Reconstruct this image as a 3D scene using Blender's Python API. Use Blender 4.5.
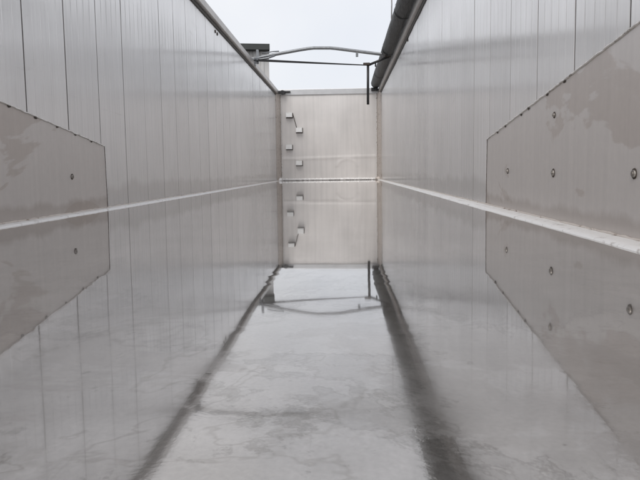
import bpy, bmesh, math, random
from mathutils import Vector, Matrix, noise
random.seed(7)
S = bpy.context.scene
COL = S.collection
for o in list(bpy.data.objects): bpy.data.objects.remove(o)

# ------------------------------------------------------------------ camera
F_PX = 542.1; PPX, PPY = 320.0, 214.0
YAW, PITCH, ROLL = -0.0439, 0.0801, -0.0136
CX, CZ = 0.3263, 0.2281
cyw, syw = math.cos(YAW), math.sin(YAW); cpt, spt = math.cos(PITCH), math.sin(PITCH)
FWD = Vector((syw*cpt, cyw*cpt, -spt)); R0 = Vector((cyw, -syw, 0)); U0 = R0.cross(FWD)
RGT = R0*math.cos(ROLL) + U0*math.sin(ROLL); UP = -R0*math.sin(ROLL) + U0*math.cos(ROLL)
EYE = Vector((CX, 0, CZ))
cam = bpy.data.cameras.new('camera'); co = bpy.data.objects.new('camera', cam); COL.objects.link(co)
m = Matrix((RGT, UP, -FWD)).transposed().to_4x4(); m.translation = EYE
co.matrix_world = m
cam.sensor_fit = 'HORIZONTAL'; cam.sensor_width = 36
cam.lens = F_PX/640*36
cam.shift_y = -(240-PPY)/640
cam.clip_start = 0.02; cam.clip_end = 2000
S.camera = co

def ray(px, py): return FWD + RGT*((px-PPX)/F_PX) - UP*((py-PPY)/F_PX)
def at_y(px, py, Y):                       # where a pixel's ray meets the plane y = Y
    d = ray(px, py); return EYE + d*(Y/d.y)
def at_x(px, py, X):                       # where it meets a side wall x = X
    d = ray(px, py); return EYE + d*((X-CX)/d.x)

# ------------------------------------------------------------------ world and sun (overcast)
SUN_EL, SUN_AZ = math.radians(48), math.radians(200)
w = bpy.data.worlds.new('World'); S.world = w; w.use_nodes = True
nt = w.node_tree; N = nt.nodes; N.clear()
out = N.new('ShaderNodeOutputWorld'); bg = N.new('ShaderNodeBackground'); bg.inputs['Strength'].default_value = 0.1
sky = N.new('ShaderNodeTexSky'); sky.sky_type = 'NISHITA'; sky.sun_disc = False
sky.sun_elevation = SUN_EL; sky.sun_rotation = SUN_AZ; sky.dust_density = 4; sky.air_density = 1.2
tc = N.new('ShaderNodeTexCoord'); cn = N.new('ShaderNodeTexNoise')
cn.inputs['Scale'].default_value = 2.2; cn.inputs['Detail'].default_value = 5; cn.inputs['Roughness'].default_value = .5
cr = N.new('ShaderNodeValToRGB')
cr.color_ramp.elements[0].position = .3; cr.color_ramp.elements[0].color = (.85, .88, .945, 1)
cr.color_ramp.elements[1].position = .7; cr.color_ramp.elements[1].color = (.975, .98, 1.0, 1)
sc = N.new('ShaderNodeVectorMath'); sc.operation = 'SCALE'; sc.inputs['Scale'].default_value = 9.45
mx = N.new('ShaderNodeMix'); mx.data_type = 'RGBA'; mx.inputs[0].default_value = .9
nt.links.new(tc.outputs['Generated'], cn.inputs['Vector']); nt.links.new(cn.outputs['Fac'], cr.inputs['Fac'])
nt.links.new(cr.outputs['Color'], sc.inputs[0])
nt.links.new(sky.outputs['Color'], mx.inputs[6]); nt.links.new(sc.outputs[0], mx.inputs[7])
nt.links.new(mx.outputs[2], bg.inputs['Color']); nt.links.new(bg.outputs[0], out.inputs['Surface'])
sl = bpy.data.lights.new('sun', 'SUN'); sl.energy = 1.2; sl.angle = math.radians(35); sl.color = (1, .965, .92)
so = bpy.data.objects.new('sun', sl); COL.objects.link(so); so.location = (0, 0, 30)
sd = Vector((math.sin(SUN_AZ)*math.cos(SUN_EL), math.cos(SUN_AZ)*math.cos(SUN_EL), math.sin(SUN_EL)))
so.rotation_euler = sd.to_track_quat('Z', 'Y').to_euler()
S.view_settings.view_transform = 'Standard'; S.view_settings.look = 'None'
S.view_settings.exposure = 0.12; S.view_settings.gamma = 1; S.view_settings.use_curve_mapping = False

# ------------------------------------------------------------------ dimensions
HW = 1.2; H = 2.02; L = 12.64; Y0 = -0.6
PITCHW = 0.3961; JL, JR = 2.5954, 2.1226       # plank pitch, one joint on each wall

# ------------------------------------------------------------------ materials
class NT:
    def __init__(s, name):
        s.m = bpy.data.materials.new(name); s.m.use_nodes = True; s.t = s.m.node_tree
        s.b = s.t.nodes['Principled BSDF']
    def n(s, typ, **kw):
        o = s.t.nodes.new(typ)
        for k, v in kw.items():
            if k in o.inputs: o.inputs[k].default_value = v
            else: setattr(o, k, v)
        return o
    def l(s, a, b): s.t.links.new(a, b)
    def math(s, op, a, b=None, clamp=False):
        o = s.n('ShaderNodeMath'); o.operation = op; o.use_clamp = clamp
        for i, v in enumerate((a, b)):
            if v is None: continue
            if isinstance(v, (int, float)): o.inputs[i].default_value = v
            else: s.l(v, o.inputs[i])
        return o.outputs[0]
    def noise(s, scale, vec=(1, 1, 1), detail=3, rough=.55, dist=0, coord='world'):
        if coord == 'world': c = s.n('ShaderNodeNewGeometry').outputs['Position']
        else: c = s.n('ShaderNodeTexCoord').outputs['Object']
        mp = s.n('ShaderNodeMapping'); mp.inputs['Scale'].default_value = vec; s.l(c, mp.inputs['Vector'])
        o = s.n('ShaderNodeTexNoise', Scale=scale, Detail=detail, Roughness=rough, Distortion=dist)
        s.l(mp.outputs[0], o.inputs['Vector']); return o.outputs['Fac']
    def ramp(s, v, stops):
        o = s.n('ShaderNodeValToRGB'); e = o.color_ramp.elements
        while len(e) < len(stops): e.new(.5)
        for i, (p, c) in enumerate(stops):
            e[i].position = p; e[i].color = (c, c, c, 1) if isinstance(c, (int, float)) else (*c, 1)
        s.l(v, o.inputs['Fac']); return o.outputs['Color']
    def mix(s, fac, a, b, blend='MIX'):
        o = s.n('ShaderNodeMix'); o.data_type = 'RGBA'; o.blend_type = blend
        for i, v in ((0, fac), (6, a), (7, b)):
            if isinstance(v, (int, float)): o.inputs[i].default_value = v
            elif isinstance(v, tuple): o.inputs[i].default_value = (*v, 1)
            else: s.l(v, o.inputs[i])
        return o.outputs[2]
    def bump(s, h, strength=.3, dist=.01, normal=None):
        o = s.n('ShaderNodeBump', Strength=strength, Distance=dist); s.l(h, o.inputs['Height'])
        if normal is not None: s.l(normal, o.inputs['Normal'])
        s.l(o.outputs[0], s.b.inputs['Normal']); return o.outputs[0]

def simple(name, col, rough=.5, metal=0., var=.12, scale=30, bump=.0):
    M = NT(name); n = M.noise(scale)
    k = M.ramp(n, [(.25, 1-var), (.75, 1+var)])
    M.l(M.mix(1.0, col, k, 'MULTIPLY'), M.b.inputs['Base Color'])
    M.b.inputs['Roughness'].default_value = rough; M.b.inputs['Metallic'].default_value = metal
    if bump: M.bump(n, bump, .004)
    return M.m

def plank_metal():
    M = NT('extruded aluminium')
    oi = M.n('ShaderNodeObjectInfo')
    per = M.math('ADD', M.math('MULTIPLY', oi.outputs['Random'], .08), .96)
    fine = M.ramp(M.noise(1.0, (1, 90, 1.2), 3), [(.3, .95), (.7, 1.05)])           # draw lines along the planks
    big = M.ramp(M.noise(2.2, (1, 1, .7), 4), [(.3, .95), (.7, 1.04)])
    c = M.mix(1, (.91, .90, .90), fine, 'MULTIPLY'); c = M.mix(1, c, big, 'MULTIPLY')
    pc = M.n('ShaderNodeCombineColor')
    for i in range(3): M.l(per, pc.inputs[i])
    c = M.mix(1, c, pc.outputs[0], 'MULTIPLY')
    # dried load residue along the foot of the wall, with a ragged upper edge
    z = M.n('ShaderNodeSeparateXYZ'); g = M.n('ShaderNodeNewGeometry'); M.l(g.outputs['Position'], z.inputs[0])
    edge = M.math('ADD', z.outputs['Z'], M.math('MULTIPLY', M.noise(4, (1, 1, .3), 4), -.16))
    d = M.ramp(edge, [(.05, 1.), (.10, 0.)])
    c = M.mix(M.math('MULTIPLY', d, .45), c, (.60, .58, .565))
    # faint scuffs
    sc = M.ramp(M.noise(3.0, (1, .5, 2.5), 6, .7, 1.5), [(.62, 0.), (.72, 1.)])
    c = M.mix(M.math('MULTIPLY', sc, .18), c, (.5, .48, .465))
    M.l(c, M.b.inputs['Base Color'])
    M.b.inputs['Metallic'].default_value = .58
    r = M.ramp(M.noise(5, (1, 1, .4), 4), [(.3, .19), (.7, .235)]); M.l(r, M.b.inputs['Roughness'])
    M.b.inputs['Anisotropic'].default_value = 1.0
    t = M.n('ShaderNodeTangent'); t.direction_type = 'UV_MAP'; t.uv_map = 'uv'; M.l(t.outputs[0], M.b.inputs['Tangent'])
    nb = M.bump(M.noise(2.6, (1, 1, .8), 3), .10, .006)
    M.bump(M.noise(1.0, (1, 160, 1.0), 2), .12, .002, nb)
    return M.m

def plate_metal():
    M = NT('stained steel plate')
    big = M.noise(1.3, (1, 1, 1.6), 6, .52, .9)
    c = M.mix(M.ramp(big, [(.47, 0.), (.485, 1.)]), (.60, .55, .52), (.69, .655, .635))      # dried tide mark
    spots = M.ramp(M.noise(26, (1, 1, 1), 4, .6), [(.3, .975), (.7, 1.02)])
    c = M.mix(1, c, spots, 'MULTIPLY')
    st = M.ramp(M.noise(1.2, (1, 30, 1), 3), [(.3, .97), (.7, 1.03)]); c = M.mix(1, c, st, 'MULTIPLY')
    scf = M.ramp(M.noise(4, (1, .7, 3), 7, .75, 1.2), [(.6, 0.), (.7, 1.)]); c = M.mix(M.math('MULTIPLY', scf, .25), c, (.74, .72, .71))
    z = M.n('ShaderNodeSeparateXYZ'); M.l(M.n('ShaderNodeNewGeometry').outputs['Position'], z.inputs[0])
    ed = M.math('ADD', z.outputs['Z'], M.math('MULTIPLY', M.noise(7, (1, 1, .4), 5, .65), -.11))
    c = M.mix(M.math('MULTIPLY', M.ramp(ed, [(.0, 1.), (.03, 0.)]), .4), c, (.34, .285, .25))     # rusty splash line at the foot
    M.l(c, M.b.inputs['Base Color']); M.b.inputs['Metallic'].default_value = .5
    r = M.ramp(M.noise(6, (1, 1, 1), 4), [(.3, .33), (.7, .42)]); M.l(r, M.b.inputs['Roughness'])
    M.bump(M.noise(120, (1, 1, 1), 2), .05, .001)
    return M.m

def end_metal():
    M = NT('front wall sheet')
    v = M.ramp(M.noise(1.0, (14, 1, .6), 4), [(.3, .93), (.7, 1.05)])
    b = M.ramp(M.noise(1.8, (1, 1, 1), 4), [(.3, .94), (.7, 1.05)])
    c = M.mix(1, (.77, .738, .715), v, 'MULTIPLY'); c = M.mix(1, c, b, 'MULTIPLY')
    M.l(c, M.b.inputs['Base Color']); M.b.inputs['Metallic'].default_value = .45
    M.b.inputs['Roughness'].default_value = .42
    return M.m

def floor_metal():
    M = NT('wet floor sheet')
    big = M.noise(2.5, (1, .8, 1), 5, .6, .6)
    silt = M.noise(9, (1, 1, 1), 6, .65, .3)
    c = M.mix(M.ramp(big, [(.35, 0.), (.65, 1.)]), (.37, .35, .335), (.455, .435, .42))
    c = M.mix(M.math('MULTIPLY', M.ramp(silt, [(.55, 0.), (.7, 1.)]), .25), c, (.40, .385, .365))
    speck = M.ramp(M.noise(60, (1, 1, 1), 3, .6), [(.70, 0.), (.73, 1.)])
    tide = M.ramp(M.noise(2.1, (1, 1.2, 1), 6, .6, .5), [(.492, 0.), (.5, 1.), (.508, 0.)])           # drying lines of old puddles
    c = M.mix(M.math('MULTIPLY', tide, .5), c, (.27, .25, .23))
    scr = M.ramp(M.noise(3, (40, 1.2, 1), 4, .6, .2), [(.66, 0.), (.72, 1.)]); c = M.mix(M.math('MULTIPLY', scr, .18), c, (.25, .235, .22))      # drag scratches
    edge2 = M.ramp(M.noise(1.3, (1.3, 1, 1), 9, .72, .3), [(.455, 0.), (.462, 1.), (.475, 0.)]); c = M.mix(M.math('MULTIPLY', edge2, .5), c, (.19, .175, .16))
    stain = M.ramp(M.noise(1.3, (1.3, 1, 1), 9, .72, .3), [(.455, .93), (.462, 1.02)]); c = M.mix(1, c, stain, 'MULTIPLY')
    smear = M.ramp(M.noise(1.5, (5, .8, 1), 5, .6, .3), [(.35, .9), (.65, 1.08)]); c = M.mix(1, c, smear, 'MULTIPLY')
    grit = M.ramp(M.noise(170, (1, 1, 1), 3, .7), [(.3, .93), (.7, 1.06)]); c = M.mix(1, c, grit, 'MULTIPLY')
    blot = M.ramp(M.noise(13, (1, 1.6, 1), 5, .65), [(.3, .93), (.7, 1.05)]); c = M.mix(1, c, blot, 'MULTIPLY')
    c = M.mix(M.math('MULTIPLY', speck, .5), c, (.2, .185, .17))
    M.l(c, M.b.inputs['Base Color'])
    M.b.inputs['Metallic'].default_value = .78
    # patches where the water film has broken up
    sp = M.n('ShaderNodeSeparateXYZ'); M.l(M.n('ShaderNodeNewGeometry').outputs['Position'], sp.inputs[0])
    near = M.ramp(M.math('MULTIPLY', sp.outputs['Y'], .5), [(.18, 1.), (.48, 0.)])      # film thins towards the open rear end
    dry = M.math('MULTIPLY', M.ramp(M.noise(3.2, (1, 1.4, 1), 8, .68, .4), [(.50, 0.), (.53, 1.)]), near)
    scum = M.ramp(M.noise(22, (1, 1, 1), 5, .7), [(.35, .0), (.65, 1.)])
    dr = M.math('MULTIPLY', dry, M.math('ADD', M.math('MULTIPLY', scum, .5), .5))
    wet_r = M.ramp(M.noise(5, (1, .6, 1), 5, .6), [(.35, .02), (.7, .055)])
    r = M.math('ADD', M.math('ADD', wet_r, M.math('MULTIPLY', near, .05)), M.math('MULTIPLY', dr, .10)); M.l(r, M.b.inputs['Roughness'])
    M.l(M.math('MULTIPLY', M.math('SUBTRACT', 1.0, dry), .8), M.b.inputs['Coat Weight']); M.b.inputs['Coat IOR'].default_value = 1.33
    M.b.inputs['Coat Roughness'].default_value = .015
    b1 = M.bump(M.noise(7, (1, 1, 1), 3, .5), .14, .0010)
    b2 = M.bump(M.noise(26, (1, 1, 1), 4, .6), .05, .0006, b1)
    b2 = M.bump(M.math('MULTIPLY', M.noise(11, (1, 1.3, 1), 5, .62, .6), near), .14, .0012, b2)
    b3 = M.bump(dry, .06, .0004, b2)
    return M.m

def weld_metal(name, light, dark):
    M = NT(name)
    n = M.noise(24, (1, 1, 1), 5, .7)
    c = M.mix(M.ramp(n, [(.56, 0.), (.68, 1.)]), light, dark)
    M.l(c, M.b.inputs['Base Color']); M.b.inputs['Metallic'].default_value = .35; M.b.inputs['Roughness'].default_value = .5
    M.bump(M.noise(70, (1, 1, 1), 3), .5, .004)
    return M.m

MP = plank_metal(); MPL = plate_metal(); ME = end_metal(); MF = floor_metal()
MW = weld_metal('weld bead', (.74, .72, .70), (.22, .19, .17))
MG = weld_metal('floor edge strip', (.82, .81, .805), (.50, .47, .45))
MC = weld_metal('dirty corner weld', (.58, .53, .49), (.26, .20, .16))
MGAP = simple('dark joint', (.12, .11, .105), .8)
MRAIL = simple('anodised rail', (.47, .45, .435), .42, .75, .12, 8)
MRIM = simple('rim aluminium', (.60, .60, .605), .4, .7, .08, 6)
MGALV = simple('galvanised tube', (.24, .25, .262), .4, .75, .2, 30)
MLIP = simple('dark rail lip', (.10, .095, .09), .7, 0, .2, 20)  # plain dark tone for the lip below each rail
MBLK = simple('black painted steel', (.018, .018, .02), .45, 0, .2, 20)
MSTRAP = simple('black webbing', (.02, .02, .022), .8, 0, .3, 200)
MBOLT = simple('bolt steel', (.30, .28, .26), .35, .8, .2, 60)
MDARK = simple('rusty dark steel', (.07, .055, .045), .7, .2, .4, 60)  # steel fittings, and the painted shadow behind the steps
MSTEP = simple('step aluminium', (.93, .93, .92), .5, .0, .08, 20)
MROPE = simple('pale grey cord', (.35, .35, .35), .8, 0, .2, 100)
def tarp_mat():
    M = NT('tarpaulin'); n = M.noise(3, (6, 1, 6), 4)
    M.l(M.mix(M.ramp(n, [(.3, 0.), (.7, 1.)]), (.012, .015, .016), (.024, .027, .028)), M.b.inputs['Base Color'])
    M.b.inputs['Roughness'].default_value = .48
    M.bump(M.noise(9, (3, .5, 3), 5, .6, .8), .9, .03); return M.m
MT = tarp_mat()

# ------------------------------------------------------------------ mesh helpers
def link(name, me, mat, parent=None, smooth=False):
    o = bpy.data.objects.new(name, me); COL.objects.link(o)
    if mat and not me.materials: me.materials.append(mat)
    if parent: o.parent = parent
    if smooth:
        for p in me.polygons: p.use_smooth = True
    return o
def empty(name, loc=(0, 0, 0), parent=None):
    o = bpy.data.objects.new(name, None); COL.objects.link(o); o.location = loc; o.empty_display_size = .1
    if parent: o.parent = parent
    return o
def tag(o, label=None, cat=None, group=None, kind=None):
    for k, v in (('label', label), ('category', cat), ('group', group), ('kind', kind)):
        if v: o[k] = v
    return o
def mesh(name, v, f):
    me = bpy.data.meshes.new(name); me.from_pydata([tuple(p) for p in v], [], f); me.update(); return me
def box_bm(bm, a, b, bev=0):
    g = bmesh.ops.create_cube(bm, size=1)
    for v in g['verts']:
        v.co = Vector(((a[i]+b[i])/2 + v.co[i]*(b[i]-a[i]) for i in range(3)))
    if bev:
        es = {e for v in g['verts'] for e in v.link_edges}
        bmesh.ops.bevel(bm, geom=list(es), offset=bev, segments=2, affect='EDGES', profile=.6)
def bm_mesh(bm, name):
    me = bpy.data.meshes.new(name); bmesh.ops.recalc_face_normals(bm, faces=bm.faces); bm.to_mesh(me); bm.free(); return me
def box(name, a, b, mat, parent=None, bev=0):
    bm = bmesh.new(); box_bm(bm, a, b, bev); return link(name, bm_mesh(bm, name), mat, parent)
def tube_bm(bm, pts, r, n=12, jitter=0, flat=None):
    pts = [Vector(p) for p in pts]; rings = []
    for i, p in enumerate(pts):
        t = (pts[min(i+1, len(pts)-1)] - pts[max(i-1, 0)]).normalized()
        ref = Vector((0, 0, 1)) if abs(t.z) < .9 else Vector((0, 1, 0))
        s = t.cross(ref).normalized(); u = s.cross(t)
        rr = r[i] if isinstance(r, (list, tuple)) else r
        k = []
        for j in range(n):
            a = 2*math.pi*j/n; q = rr*(1 + (random.uniform(-jitter, jitter) if jitter else 0))
            k.append(bm.verts.new(p + s*math.cos(a)*q + u*math.sin(a)*q*(flat or 1)))
        rings.append(k)
    for a, b in zip(rings, rings[1:]):
        for j in range(n): bm.faces.new((a[j], a[(j+1) % n], b[(j+1) % n], b[j]))
    bm.faces.new(rings[0][::-1]); bm.faces.new(rings[-1])
def tube(name, pts, r, mat, parent=None, n=12, jitter=0, flat=None):
    bm = bmesh.new(); tube_bm(bm, pts, r, n, jitter, flat)
    return link(name, bm_mesh(bm, name), mat, parent, True)
def lerp_pts(a, b, n): a, b = Vector(a), Vector(b); return [a.lerp(b, i/(n-1)) for i in range(n)]
def prism(name, poly, y0, y1, mat, parent):          # x-z outline extruded along y
    n = len(poly); v = [(x, y0, z) for x, z in poly] + [(x, y1, z) for x, z in poly]
    f = [(i, (i+1) % n, n+(i+1) % n, n+i) for i in range(n)] + [tuple(range(n))[::-1], tuple(range(n, 2*n))]
    me = mesh(name, v, f); bm = bmesh.new(); bm.from_mesh(me); bmesh.ops.recalc_face_normals(bm, faces=bm.faces); bm.to_mesh(me); bm.free()
    return link(name, me, mat, parent)

# ------------------------------------------------------------------ ground
ground = link('ground', mesh('ground', [(-300, -300, -1.35), (300, -300, -1.35), (300, 300, -1.35), (-300, 300, -1.35)], [(0, 1, 2, 3)]),
              simple('asphalt', (.055, .054, .052), .9, 0, .25, 3))
tag(ground, kind='structure')

# ------------------------------------------------------------------ the tipper body
body = empty('tipper_body', (0, 0, 0))
tag(body, 'open topped aluminium tipper trailer body with wet shiny floor, seen from inside', 'trailer body')

# floor: one large wavy sheet, slightly ridged where cross members are welded below
RIDGE = [.56, .747, 1.087, 1.171, 1.453, 1.62, 2.05, 2.6, 3.3, 4.2, 5.2, 6.3, 7.5, 8.8, 10.2, 11.5]
def floor_h(x, y):
    h = -.0009*(noise.noise((x*1.1, y*.8, 3.3))) + .00010*noise.noise((x*4.5, y*4.5, 9.1)) + .00004*noise.noise((x*11, y*9, 1.7))
    for i, r in enumerate(RIDGE):
        d = y - r - .006*noise.noise((x*2.2, r*7, 0))
        if abs(d) < .06:
            h += (.00004 + .00007*noise.noise((x*1.7, r*3, 5)))*math.exp(-(d/.010)**2)*(1 if i % 2 else -1)
    return h
ys = []; y = Y0
while y < L:
    ys.append(y); y += .012 if -.05 < y < 2.2 else (.03 if y < 5 else .05)
ys.append(L)
NX = 81; SWS = {-1: .07, 1: .095}                                     # strip width along each side
xs = [-HW+.05 + (2*HW-.13)*i/(NX-1) for i in range(NX)]
v = [(x, yy, floor_h(x, yy)) for yy in ys for x in xs]
f = [(j*NX+i, j*NX+i+1, (j+1)*NX+i+1, (j+1)*NX+i) for j in range(len(ys)-1) for i in range(NX-1)]
link('floor', mesh('floor', v, f), MF, body, True)
box('floor_frame', (-HW-.04, Y0, -.14), (HW+.04, L+.06, -.012), MRAIL, body)

# floor edge strips: flat chamfer plates, weld bead against the wall
for sgn in (-1, 1):
    SW = SWS[sgn]; n = 240
    vv = []; ff = []
    for i in range(n+1):
        yy = Y0 + (L-Y0)*i/n
        e = .004*noise.noise((sgn*3, yy*5, 0)) + .002*noise.noise((sgn, yy*22, 4))
        prof = [(HW+.002, .010), (HW-SW*.3, .0085), (HW-SW*.55, .0075), (HW-SW+e+.006, .0055+.0012*noise.noise((yy*9, sgn, 2))), (HW-SW+e, -.006)]
        for x, z in prof: vv.append((sgn*x, yy, z+.0008*noise.noise((x*20, yy*6, sgn))))
    for i in range(n):
        for k in range(4):
            q = (i*5+k, i*5+k+1, i*5+k+6, i*5+k+5); ff.append(q if sgn > 0 else q[::-1])
    sp = link('edge_strip', mesh('edge_strip', vv, [q[::-1] for q in ff]), MG, body, True)
    pts = [(sgn*(HW-.006+.002*noise.noise((i*.9, sgn, 1))), Y0 + (L-Y0)*i/420, .009+.002*noise.noise((i*.7, sgn, 8))) for i in range(421)]
    tube('weld_bead', pts, .007, MC, sp, 6, .35)

# side walls: every plank an object, plank faces lightly ribbed
def plank_mesh(name, wd, zt):
    hw = wd/2; pr = []                                 # (y, depth)
    pr += [(-hw, .016), (-hw, .0012), (-hw+.002, 0)]
    for k in range(1, 5):
        yc = -hw + wd*k/5
        pr += [(yc-.004, 0), (yc, .0010), (yc+.004, 0)]
    pr += [(hw-.002, 0), (hw, .0012), (hw, .016)]
    n = len(pr); v = [(d, yy, 0) for yy, d in pr] + [(d, yy, zt) for yy, d in pr]
    f = [(i, i+1, n+i+1, n+i) for i in range(n-1)] + [tuple(range(n))[::-1], tuple(range(n, 2*n)), (n-1, 0, n, 2*n-1)]
    me = mesh(name, v, f); bm = bmesh.new(); bm.from_mesh(me); bmesh.ops.recalc_face_normals(bm, faces=bm.faces)
    uv = bm.loops.layers.uv.new('uv')
    for fc in bm.faces:
        for lp in fc.loops: lp[uv].uv = (lp.vert.co.y, lp.vert.co.z)
    bm.to_mesh(me); bm.free(); me.materials.append(MP); return me
PM = plank_mesh('plank', PITCHW-.0085, H+.02)
for sgn, j0 in ((-1, JL), (1, JR)):
    wall = empty('side_wall', (sgn*HW, 0, 0), body)
    wall['label'] = 'left side wall of upright planks' if sgn < 0 else 'right side wall of upright planks under rolled tarpaulin'
    box('wall_core', (.0024 if sgn > 0 else -.05, Y0, -.1), (.05 if sgn > 0 else -.0024, L+.05, H+.03), MGAP, wall)
    k0 = math.ceil((Y0-j0)/PITCHW)
    for k in range(k0, 60):
        a = j0 + k*PITCHW
        if a > L-.05: break
        o = bpy.data.objects.new('plank', PM if a+PITCHW < L+.02 else plank_mesh('plank_end', L+.02-a, H+.02))
        COL.objects.link(o); o.parent = wall
        wd = min(PITCHW, L+.0245-a)
        o.location = (random.uniform(0, .001)*sgn, a+wd/2, .002)
        o.rotation_euler = (0, random.uniform(-.0006, .0006), (math.pi if sgn < 0 else 0) + random.uniform(-.0025, .0025))
    # top rail
    prism('top_rail', [(sgn*x, z) for x, z in ((.055, H-.03), (-.048, H-.03), (-.056, H-.022), (-.056, H+.052), (-.048, H+.06), (.055, H+.06))], Y0, L+.06, MRAIL, wall)
    prism('rail_lip', [(sgn*x, z) for x, z in ((-.001, H-.06), (-.016, H-.06), (-.022, H-.0305), (-.001, H-.0305))], Y0, L-.01, MLIP, wall)

# screw heads on the walls
def bolt(parent, p, sgn, r, mat=MBOLT, ringmat=MDARK):
    bm = bmesh.new()
    bmesh.ops.create_cone(bm, cap_ends=True, segments=14, radius1=r, radius2=r*.8, depth=.007)
    bmesh.ops.create_cone(bm, cap_ends=True, segments=6, radius1=r*.5, radius2=r*.45, depth=.012)
    me = bm_mesh(bm, 'bolt'); o = link('bolt', me, mat, parent); o.location = p; o.rotation_euler = (0, -sgn*math.pi/2, 0)
    return o
def halo(parent, p, sgn, r):                             # rusty drip plate behind the bolt
    bm = bmesh.new(); bmesh.ops.create_cone(bm, cap_ends=True, segments=16, radius1=r, radius2=r*.96, depth=.003)
    for v_ in bm.verts: v_.co.x *= 1.15 + .2*random.random()
    o = link('washer', bm_mesh(bm, 'washer'), MDARK, parent); o.location = p; o.rotation_euler = (0, -sgn*math.pi/2, 0)

# reinforcing plates at the foot of the walls, weld bead along the sloping top
def reinforce(sgn, corner, edge, bolts):
    yc, zc = corner; sl_ = (edge[1]-zc)/(edge[0]-yc)
    za = zc + sl_*(Y0-yc)
    X = sgn*HW
    poly = [(Y0, .014), (yc+.012, .014), (yc, zc), (Y0, za)]
    t = .006
    v = [(X-sgn*t, a, b) for a, b in poly] + [(X+sgn*.001, a, b) for a, b in poly]
    me = mesh('reinforcing_plate', v, [(0, 1, 2, 3), (7, 6, 5, 4), (0, 4, 5, 1), (1, 5, 6, 2), (2, 6, 7, 3), (3, 7, 4, 0)])
    bm = bmesh.new(); bm.from_mesh(me); bmesh.ops.recalc_face_normals(bm, faces=bm.faces)
    bm.to_mesh(me); bm.free()
    pl = link('reinforcing_plate', me, MPL, body)
    n = 260
    tube('weld_bead', [(X-sgn*(t+.001), yc+.002+(Y0-yc)*i/n, zc+(za-zc)*i/n+.004*noise.noise((i*.35, sgn, 2))) for i in range(n+1)], .0042, MW, pl, 6, .35)
    tube('weld_bead', [(X-sgn*t, yc+.010*(1-i/60)+.003, .014+(zc-.014)*i/60) for i in range(61)], .0022, MDARK, pl, 6, .3)
    for by in range(6):                                  # burnt spots on the weld where it crosses plank joints
        yy = yc - .18 - by*PITCHW*.5 + random.uniform(-.05, .05); zz = zc + sl_*(yy-yc)
        bm = bmesh.new(); bmesh.ops.create_icosphere(bm, subdivisions=2, radius=.007)
        for q in bm.verts: q.co *= random.uniform(.5, 1.2); q.co.y *= 2.0; q.co.x *= .3
        o = link('burn_mark', bm_mesh(bm, 'burn_mark'), MDARK, pl); o.location = (X-sgn*(t+.002), yy, zz-.006)
    for (by, bz, r) in bolts:
        halo(pl, (X-sgn*(t+.001), by, bz), sgn, r*1.05); bolt(pl, (X-sgn*(t+.003), by, bz), sgn, r)
    return pl
reinforce(-1, (3.415, .402), (2.429, .546), [(2.985, .212, .013)])['label'] = 'brownish steel plate on the left wall'
reinforce(1, (3.325, .402), (1.701, .640), [(2.91, .212, .012), (2.286, .205, .014), (2.288, .442, .010), (1.66, .206, .013)])['label'] = 'brownish steel plate on the right wall'

# dark screw heads high on the walls
for q, X, par in (((215, 31.5), -1.2, None), ((217, 34), -1.2, None), ((408, 40), 1.2, None)):
    p = at_x(q[0], q[1], X); bm = bmesh.new()
    bmesh.ops.create_cone(bm, cap_ends=True, segments=10, radius1=.022, radius2=.018, depth=.02)
    o = link('screw_head', bm_mesh(bm, 'screw_head'), MDARK, body); o.location = p; o.rotation_euler = (0, math.pi/2, 0)

# front wall with dents
NXE, NZE = 91, 81
def end_d(x, z):
    d = .004*noise.noise((x*1.4, z*1.1, 7.7)) + .0025*noise.noise((x*3, z*2.2, 2.2))
    zc = .52 + .02*math.sin(x*1.3)                           # long crease
    d -= .006*math.exp(-((z-zc)/.03)**2)
    r = math.hypot((x-.42)/.24, (z-.30)/.18)                 # bowed dent
    if z > .30: d -= .005*math.exp(-((r-1)/.16)**2)
    d -= .006*math.exp(-((x-.72+.25*(z-.8))/.03)**2)*max(0, min(1, (z-.5)*2))*max(0, min(1, (1.6-z)*2))
    return d
v = []; f = []
for j in range(NZE):
    for i in range(NXE):
        x = -HW+.002 + (2*HW-.004)*i/(NXE-1); z = -.01 + (H+.01)*j/(NZE-1); v.append((x, L+end_d(x, z), z))
for j in range(NZE-1):
    for i in range(NXE-1): f.append((j*NXE+i, j*NXE+i+1, (j+1)*NXE+i+1, (j+1)*NXE+i))
fw = link('front_wall', mesh('front_wall', v, f), ME, body, True)
fw['label'] = 'far end wall with four small climbing steps'
box('wall_back', (-HW, L+.03, -.1), (HW, L+.06, H+.03), MGAP, fw)
box('top_rim', (-HW+.057, L-.03, H-.055), (HW-.057, L+.06, H+.075), MRIM, fw, .008)
# bottom weld along the front wall
bm = bmesh.new()
tube_bm(bm, [(-HW+.01+(2*HW-.02)*i/200, L-.012+.004*noise.noise((i*.6, 3, 1)), .022+.006*noise.noise((i*.5, 1, 6))) for i in range(201)], .027, 8, .3)
link('weld_bead', bm_mesh(bm, 'weld_bead'), MG, fw, True)
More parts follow.
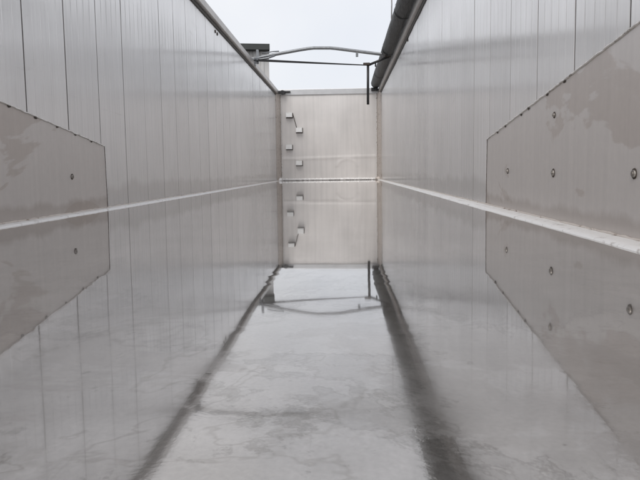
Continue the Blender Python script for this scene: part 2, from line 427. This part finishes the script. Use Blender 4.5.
# corner posts
for sgn in (-1, 1):
    v = []
    n = 90
    for i in range(n+1):
        z = -.005 + (H-.03)*i/n; e = .006*noise.noise((sgn*2, z*7, 0)) + .004*noise.noise((sgn, z*30, 4))
        for (x, yy) in ((HW, L-.20+e), (HW-.03, L-.18+e), (HW-.075+e, L-.035), (HW-.10+e, L+.012)): v.append((sgn*x, yy, z))
    f = [(i*4+k, i*4+k+1, i*4+k+5, i*4+k+4) for i in range(n) for k in range(3)]
    cp = link('corner_post', mesh('corner_post', v, f if sgn < 0 else [q[::-1] for q in f]), MC, body, True)
    tube('weld_bead', [(sgn*(HW-.10+.004*noise.noise((i*.8, sgn, 0))), L-.008, (H-.06)*i/150) for i in range(151)], .013, MW, cp, 6, .3)
    tube('weld_bead', [(sgn*(HW-.006), L-.20+.004*noise.noise((i*.8, sgn, 3)), (H-.06)*i/150) for i in range(151)], .010, MC, cp, 6, .3)
    bm = bmesh.new(); bmesh.ops.create_icosphere(bm, subdivisions=3, radius=.075)
    for q in bm.verts: q.co *= 1+.25*noise.noise(q.co*22); q.co.z *= .7
    g = link('corner_weld', bm_mesh(bm, 'corner_weld'), MC if sgn > 0 else MG, cp, True); g.location = (sgn*(HW-.06), L-.07, .02)
# climbing steps on the front wall
def step_mesh():
    bm = bmesh.new(); w_, h_, d_ = .068, .052, .095
    box_bm(bm, (-w_, -d_, h_-.008), (w_, .02, h_), .002)                 # tread
    box_bm(bm, (-w_+.002, -d_, -h_), (w_-.002, -d_+.008, h_-.0085), .002)  # front lip
    for s_ in (-1, 1): box_bm(bm, (s_*w_-.004, -d_+.0085, -h_), (s_*w_+.004, .02, h_-.0085), .001)
    return bm_mesh(bm, 'step')
SM = step_mesh()
for q in ((289, 115), (299, 130), (289, 147), (299, 163)):
    p = at_y(q[0], q[1], L-.08); o = link('step', SM, MSTEP, fw); o.location = (p.x, L-.025, p.z)
a, b = at_y(292.5, 113, L-.09), at_y(297, 129, L-.09)
for o in [o for o in fw.children if o.name.startswith('step')]:
    box('step_shadow', (-.078, .0, -.066), (.084, .022, .052), MDARK, fw, .002).location = o.location  # dark box added behind each step to stand in for its shadow
tube('step_cable', lerp_pts(a, b, 6), .008, MDARK, fw, 8)
# hinge fittings on the top corners of the front wall
bm = bmesh.new()
box_bm(bm, (-1.13, L-.10, H-.02), (-.98, L-.035, H+.035), .006)
bmesh.ops.create_cone(bm, cap_ends=True, segments=16, radius1=.05, radius2=.05, depth=.09, matrix=Matrix.Translation((-1.04, L-.14, H-.01)) @ Matrix.Rotation(math.pi/2, 4, 'X'))
box_bm(bm, (-.975, L-.09, H+.0), (-.87, L-.034, H+.03), .004)
link('latch_fitting', bm_mesh(bm, 'latch_fitting'), MBLK, fw)
bm = bmesh.new()
box_bm(bm, (.98, L-.10, H+.0), (1.13, L-.035, H+.07), .006); box_bm(bm, (1.07, L-.16, H-.0), (1.12, L-.03, H+.05), .004)
link('latch_fitting', bm_mesh(bm, 'latch_fitting'), MBLK, fw)

# ------------------------------------------------------------------ rolled tarpaulin on the right rail
TX, TZ, TR = 1.092, H+.062+.112, .115
tarp = empty('rolled_tarpaulin', (TX, Y0, H+.062))
tag(tarp, 'dark grey rolled up tarpaulin lying along the top of the right wall', 'tarpaulin')
bm = bmesh.new(); n = 160; rings = []
for i in range(n+1):
    yy = Y0 + (L-.05-Y0)*i/n; k = []
    for j in range(28):
        a = 2*math.pi*j/28
        rr = TR*(1 + .05*noise.noise((math.cos(a)*1.5, math.sin(a)*1.5, yy*2.2)) + .025*noise.noise((math.cos(a)*4, math.sin(a)*4, yy*.5)))
        z = TZ + math.sin(a)*rr
        k.append(bm.verts.new((TX+math.cos(a)*rr, yy, max(z, H+.063))))
    rings.append(k)
for A, B in zip(rings, rings[1:]):
    for j in range(28): bm.faces.new((A[j], B[j], B[(j+1) % 28], A[(j+1) % 28]))
bm.faces.new(rings[0]); bm.faces.new(rings[-1][::-1])
c_ = link('roll', bm_mesh(bm, 'roll'), MT, tarp, True); c_.matrix_parent_inverse = Matrix.Translation(-tarp.location)
for yy in (3.4, 6.9, 9.0, 11.2):
    bm = bmesh.new(); rr = TR*1.045
    v0 = []
    for i in range(28):
        a = 2*math.pi*i/28
        v0.append([bm.verts.new((TX+math.cos(a)*rr, yy+dy, max(TZ+math.sin(a)*rr, H+.0615))) for dy in (-.022, .022)])
    for i in range(28): bm.faces.new((v0[i][0], v0[i][1], v0[(i+1) % 28][1], v0[(i+1) % 28][0]))
    s_ = link('tie_strap', bm_mesh(bm, 'tie_strap'), MSTRAP, tarp, True); s_.matrix_parent_inverse = Matrix.Translation(-tarp.location)

# ------------------------------------------------------------------ roof bows
BY = 9.25
def local(o, par): o.matrix_parent_inverse = Matrix.Translation(-par.location); return o
bow = empty('roof_bow', (0, BY, H+.06))
tag(bow, 'grey arched roof bow tube spanning the trailer in front of the sky', 'roof bow', 'roof bows')
pts = [Vector((-1.19, BY, H+.075))] + [at_y(*q, BY) for q in ((262, 57), (273, 54.8), (285, 52.6), (298, 50.2), (308, 48.6), (314, 48.0), (330, 48.0), (336, 48.5), (350, 50.3), (368, 52.6), (384, 54.6))] + [Vector((1.19, BY, H+.22))]
local(tube('arch_tube', pts, .027, MGALV, bow, 12), bow)
p2 = [Vector((-1.19, BY-.02, H+.065))] + [at_y(*q, BY-.03) for q in ((262, 59), (268, 58), (275, 55.5))]
local(tube('brace_tube', p2, .016, MGALV, bow, 10), bow)
bm = bmesh.new(); box_bm(bm, (-1.24, BY-.10, H+.061), (-1.13, BY+.10, H+.10), .006); box_bm(bm, (-1.15, BY-.05, H-.02), (-1.13, BY+.05, H+.0605), .004)
local(link('bracket', bm_mesh(bm, 'bracket'), MGALV, bow), bow)
p = at_y(257.5, 56, BY+.05)
local(box('bracket', (p.x-.02, BY+.03, H+.02), (p.x+.02, BY+.07, p.z+.10), MGALV, bow, .004), bow)
p = at_y(357, 54, BY); local(box('clip', (p.x-.02, BY-.02, p.z-.045), (p.x+.02, BY+.02, p.z+.02), MGALV, bow, .004), bow)
bm = bmesh.new(); box_bm(bm, (1.03, BY-.13, H+.05), (1.125, BY-.05, H+.26), .008); box_bm(bm, (1.00, BY-.12, H+.16), (1.22, BY-.06, H+.235), .006)
local(link('bracket', bm_mesh(bm, 'bracket'), MDARK, bow), bow)
a = at_y(272, 51.6, BY+.06); b = at_y(279, 51.2, BY+.06)
local(tube('pin', [at_y(262, 53.5, BY+.06), a, b], .010, MGALV, bow, 8), bow)

BY2 = 5.25
bow2 = empty('roof_bow', (0, BY2, H+.06))
tag(bow2, 'nearer roof bow above the picture, seen only as a reflection in the wet floor', 'roof bow', 'roof bows')
pts = [(-1.19, BY2-.1, H+.075), (-1.0, BY2-.1, H+.12), (-.5, BY2-.06, H+.17), (0, BY2, H+.185), (.5, BY2+.05, H+.17), (1.0, BY2+.1, H+.14), (1.19, BY2+.1, H+.25)]
local(tube('arch_tube', pts, .024, MGALV, bow2, 12), bow2)
local(box('bracket', (-1.24, BY2-.2, H+.061), (-1.13, BY2, H+.10), MGALV, bow2, .006), bow2)
rope = tube('hanging_cord', [(.80, BY2+.08, H+.145), (.80, BY2+.085, 2.0), (.803, BY2+.08, 1.8), (.80, BY2+.08, 1.66)], .006, MROPE, None, 6)
tag(rope, 'thin pale cord hanging down beside the rolled tarpaulin, above the far black rod', 'cord')

# ------------------------------------------------------------------ strap and crank handle
a = at_y(258, 60.2, BY-.08); b = at_y(367.5, 65.2, BY-.08)
pts = lerp_pts(a, b, 12)
for i, q in enumerate(pts): q.z -= .002*math.sin(math.pi*i/11)
bm = bmesh.new(); V_ = []
for i, q in enumerate(pts):
    hh = .021 - .013*i/11
    V_.append([bm.verts.new(q+Vector((0, dy, dz))) for dy, dz in ((-.003, -hh), (.003, -hh), (.003, hh), (-.003, hh))])
for A, B in zip(V_, V_[1:]):
    for j in range(4): bm.faces.new((A[j], A[(j+1) % 4], B[(j+1) % 4], B[j]))
bm.faces.new(V_[0]); bm.faces.new(V_[-1][::-1])
tag(link('tension_strap', bm_mesh(bm, 'tension_strap'), MSTRAP), 'black strap stretched across below the grey roof bow', 'strap')
ck = empty('crank_handle', at_y(368, 105, BY-.1))
tag(ck, 'black crank rod hanging down from an arm beside the right rail', 'crank handle')
top = at_y(368, 65, BY-.1); bot = at_y(368, 104.5, BY-.1); arm = at_y(389, 56.5, BY-.1)
local(tube('rod', [top+Vector((0, 0, .03)), bot], .021, MBLK, ck, 12), ck)
local(tube('arm', [arm, top+Vector((.012, 0, .0))], .02, MBLK, ck, 10), ck)
local(box('knuckle', (top.x-.08, top.y-.03, top.z-.004), (top.x+.03, top.y+.03, top.z+.035), MDARK, ck, .006), ck)
p = at_y(375.5, 63, BY-.1); local(tube('hook', [p+Vector((0, 0, .03)), p-Vector((0, 0, .06))], .012, MBLK, ck, 8), ck)

# ------------------------------------------------------------------ hall behind the trailer
HY = 26.0
pr_ = at_y(269.5, 51, HY); pt_ = at_y(269, 45.5, HY); pb = at_y(269, 51.2, HY)
hall = empty('industrial_hall', (pr_.x, HY, -1.35))
tag(hall, 'pale ribbed industrial hall with dark roof edge behind the left wall', 'building')
x1 = pr_.x; x0 = x1-14
MHW = simple('pale cladding', (.62, .61, .60), .5, .1, .06, 2); MHR = simple('dark fascia', (.055, .06, .058), .6, 0, .2, 2)
local(box('wall', (x0, HY+.05, -1.35), (x1-.03, HY+10, pb.z), MHW, hall), hall)
bm = bmesh.new()
xx = x0+.05; rib = mesh('cladding_rib', *(lambda z0, z1: ([(-.11, .06, z0), (.11, .06, z0), (.06, 0, z0), (-.06, 0, z0), (-.11, .06, z1), (.11, .06, z1), (.06, 0, z1), (-.06, 0, z1)],
      [(3, 2, 6, 7), (0, 3, 7, 4), (2, 1, 5, 6), (4, 7, 6, 5), (0, 1, 2, 3)]))(-1.35, pb.z-.01))
rib.materials.append(MHW)
while xx < x1-.1:
    o = link('cladding_rib', rib, None, hall); o.location = (xx-hall.location.x, HY-.008-hall.location.y, -hall.location.z); xx += .34
local(box('roof', (x0-.2, HY-.35, pb.z), (x1, HY+10.3, pt_.z), MHR, hall), hall)
hall.rotation_euler.z = math.radians(9.5)
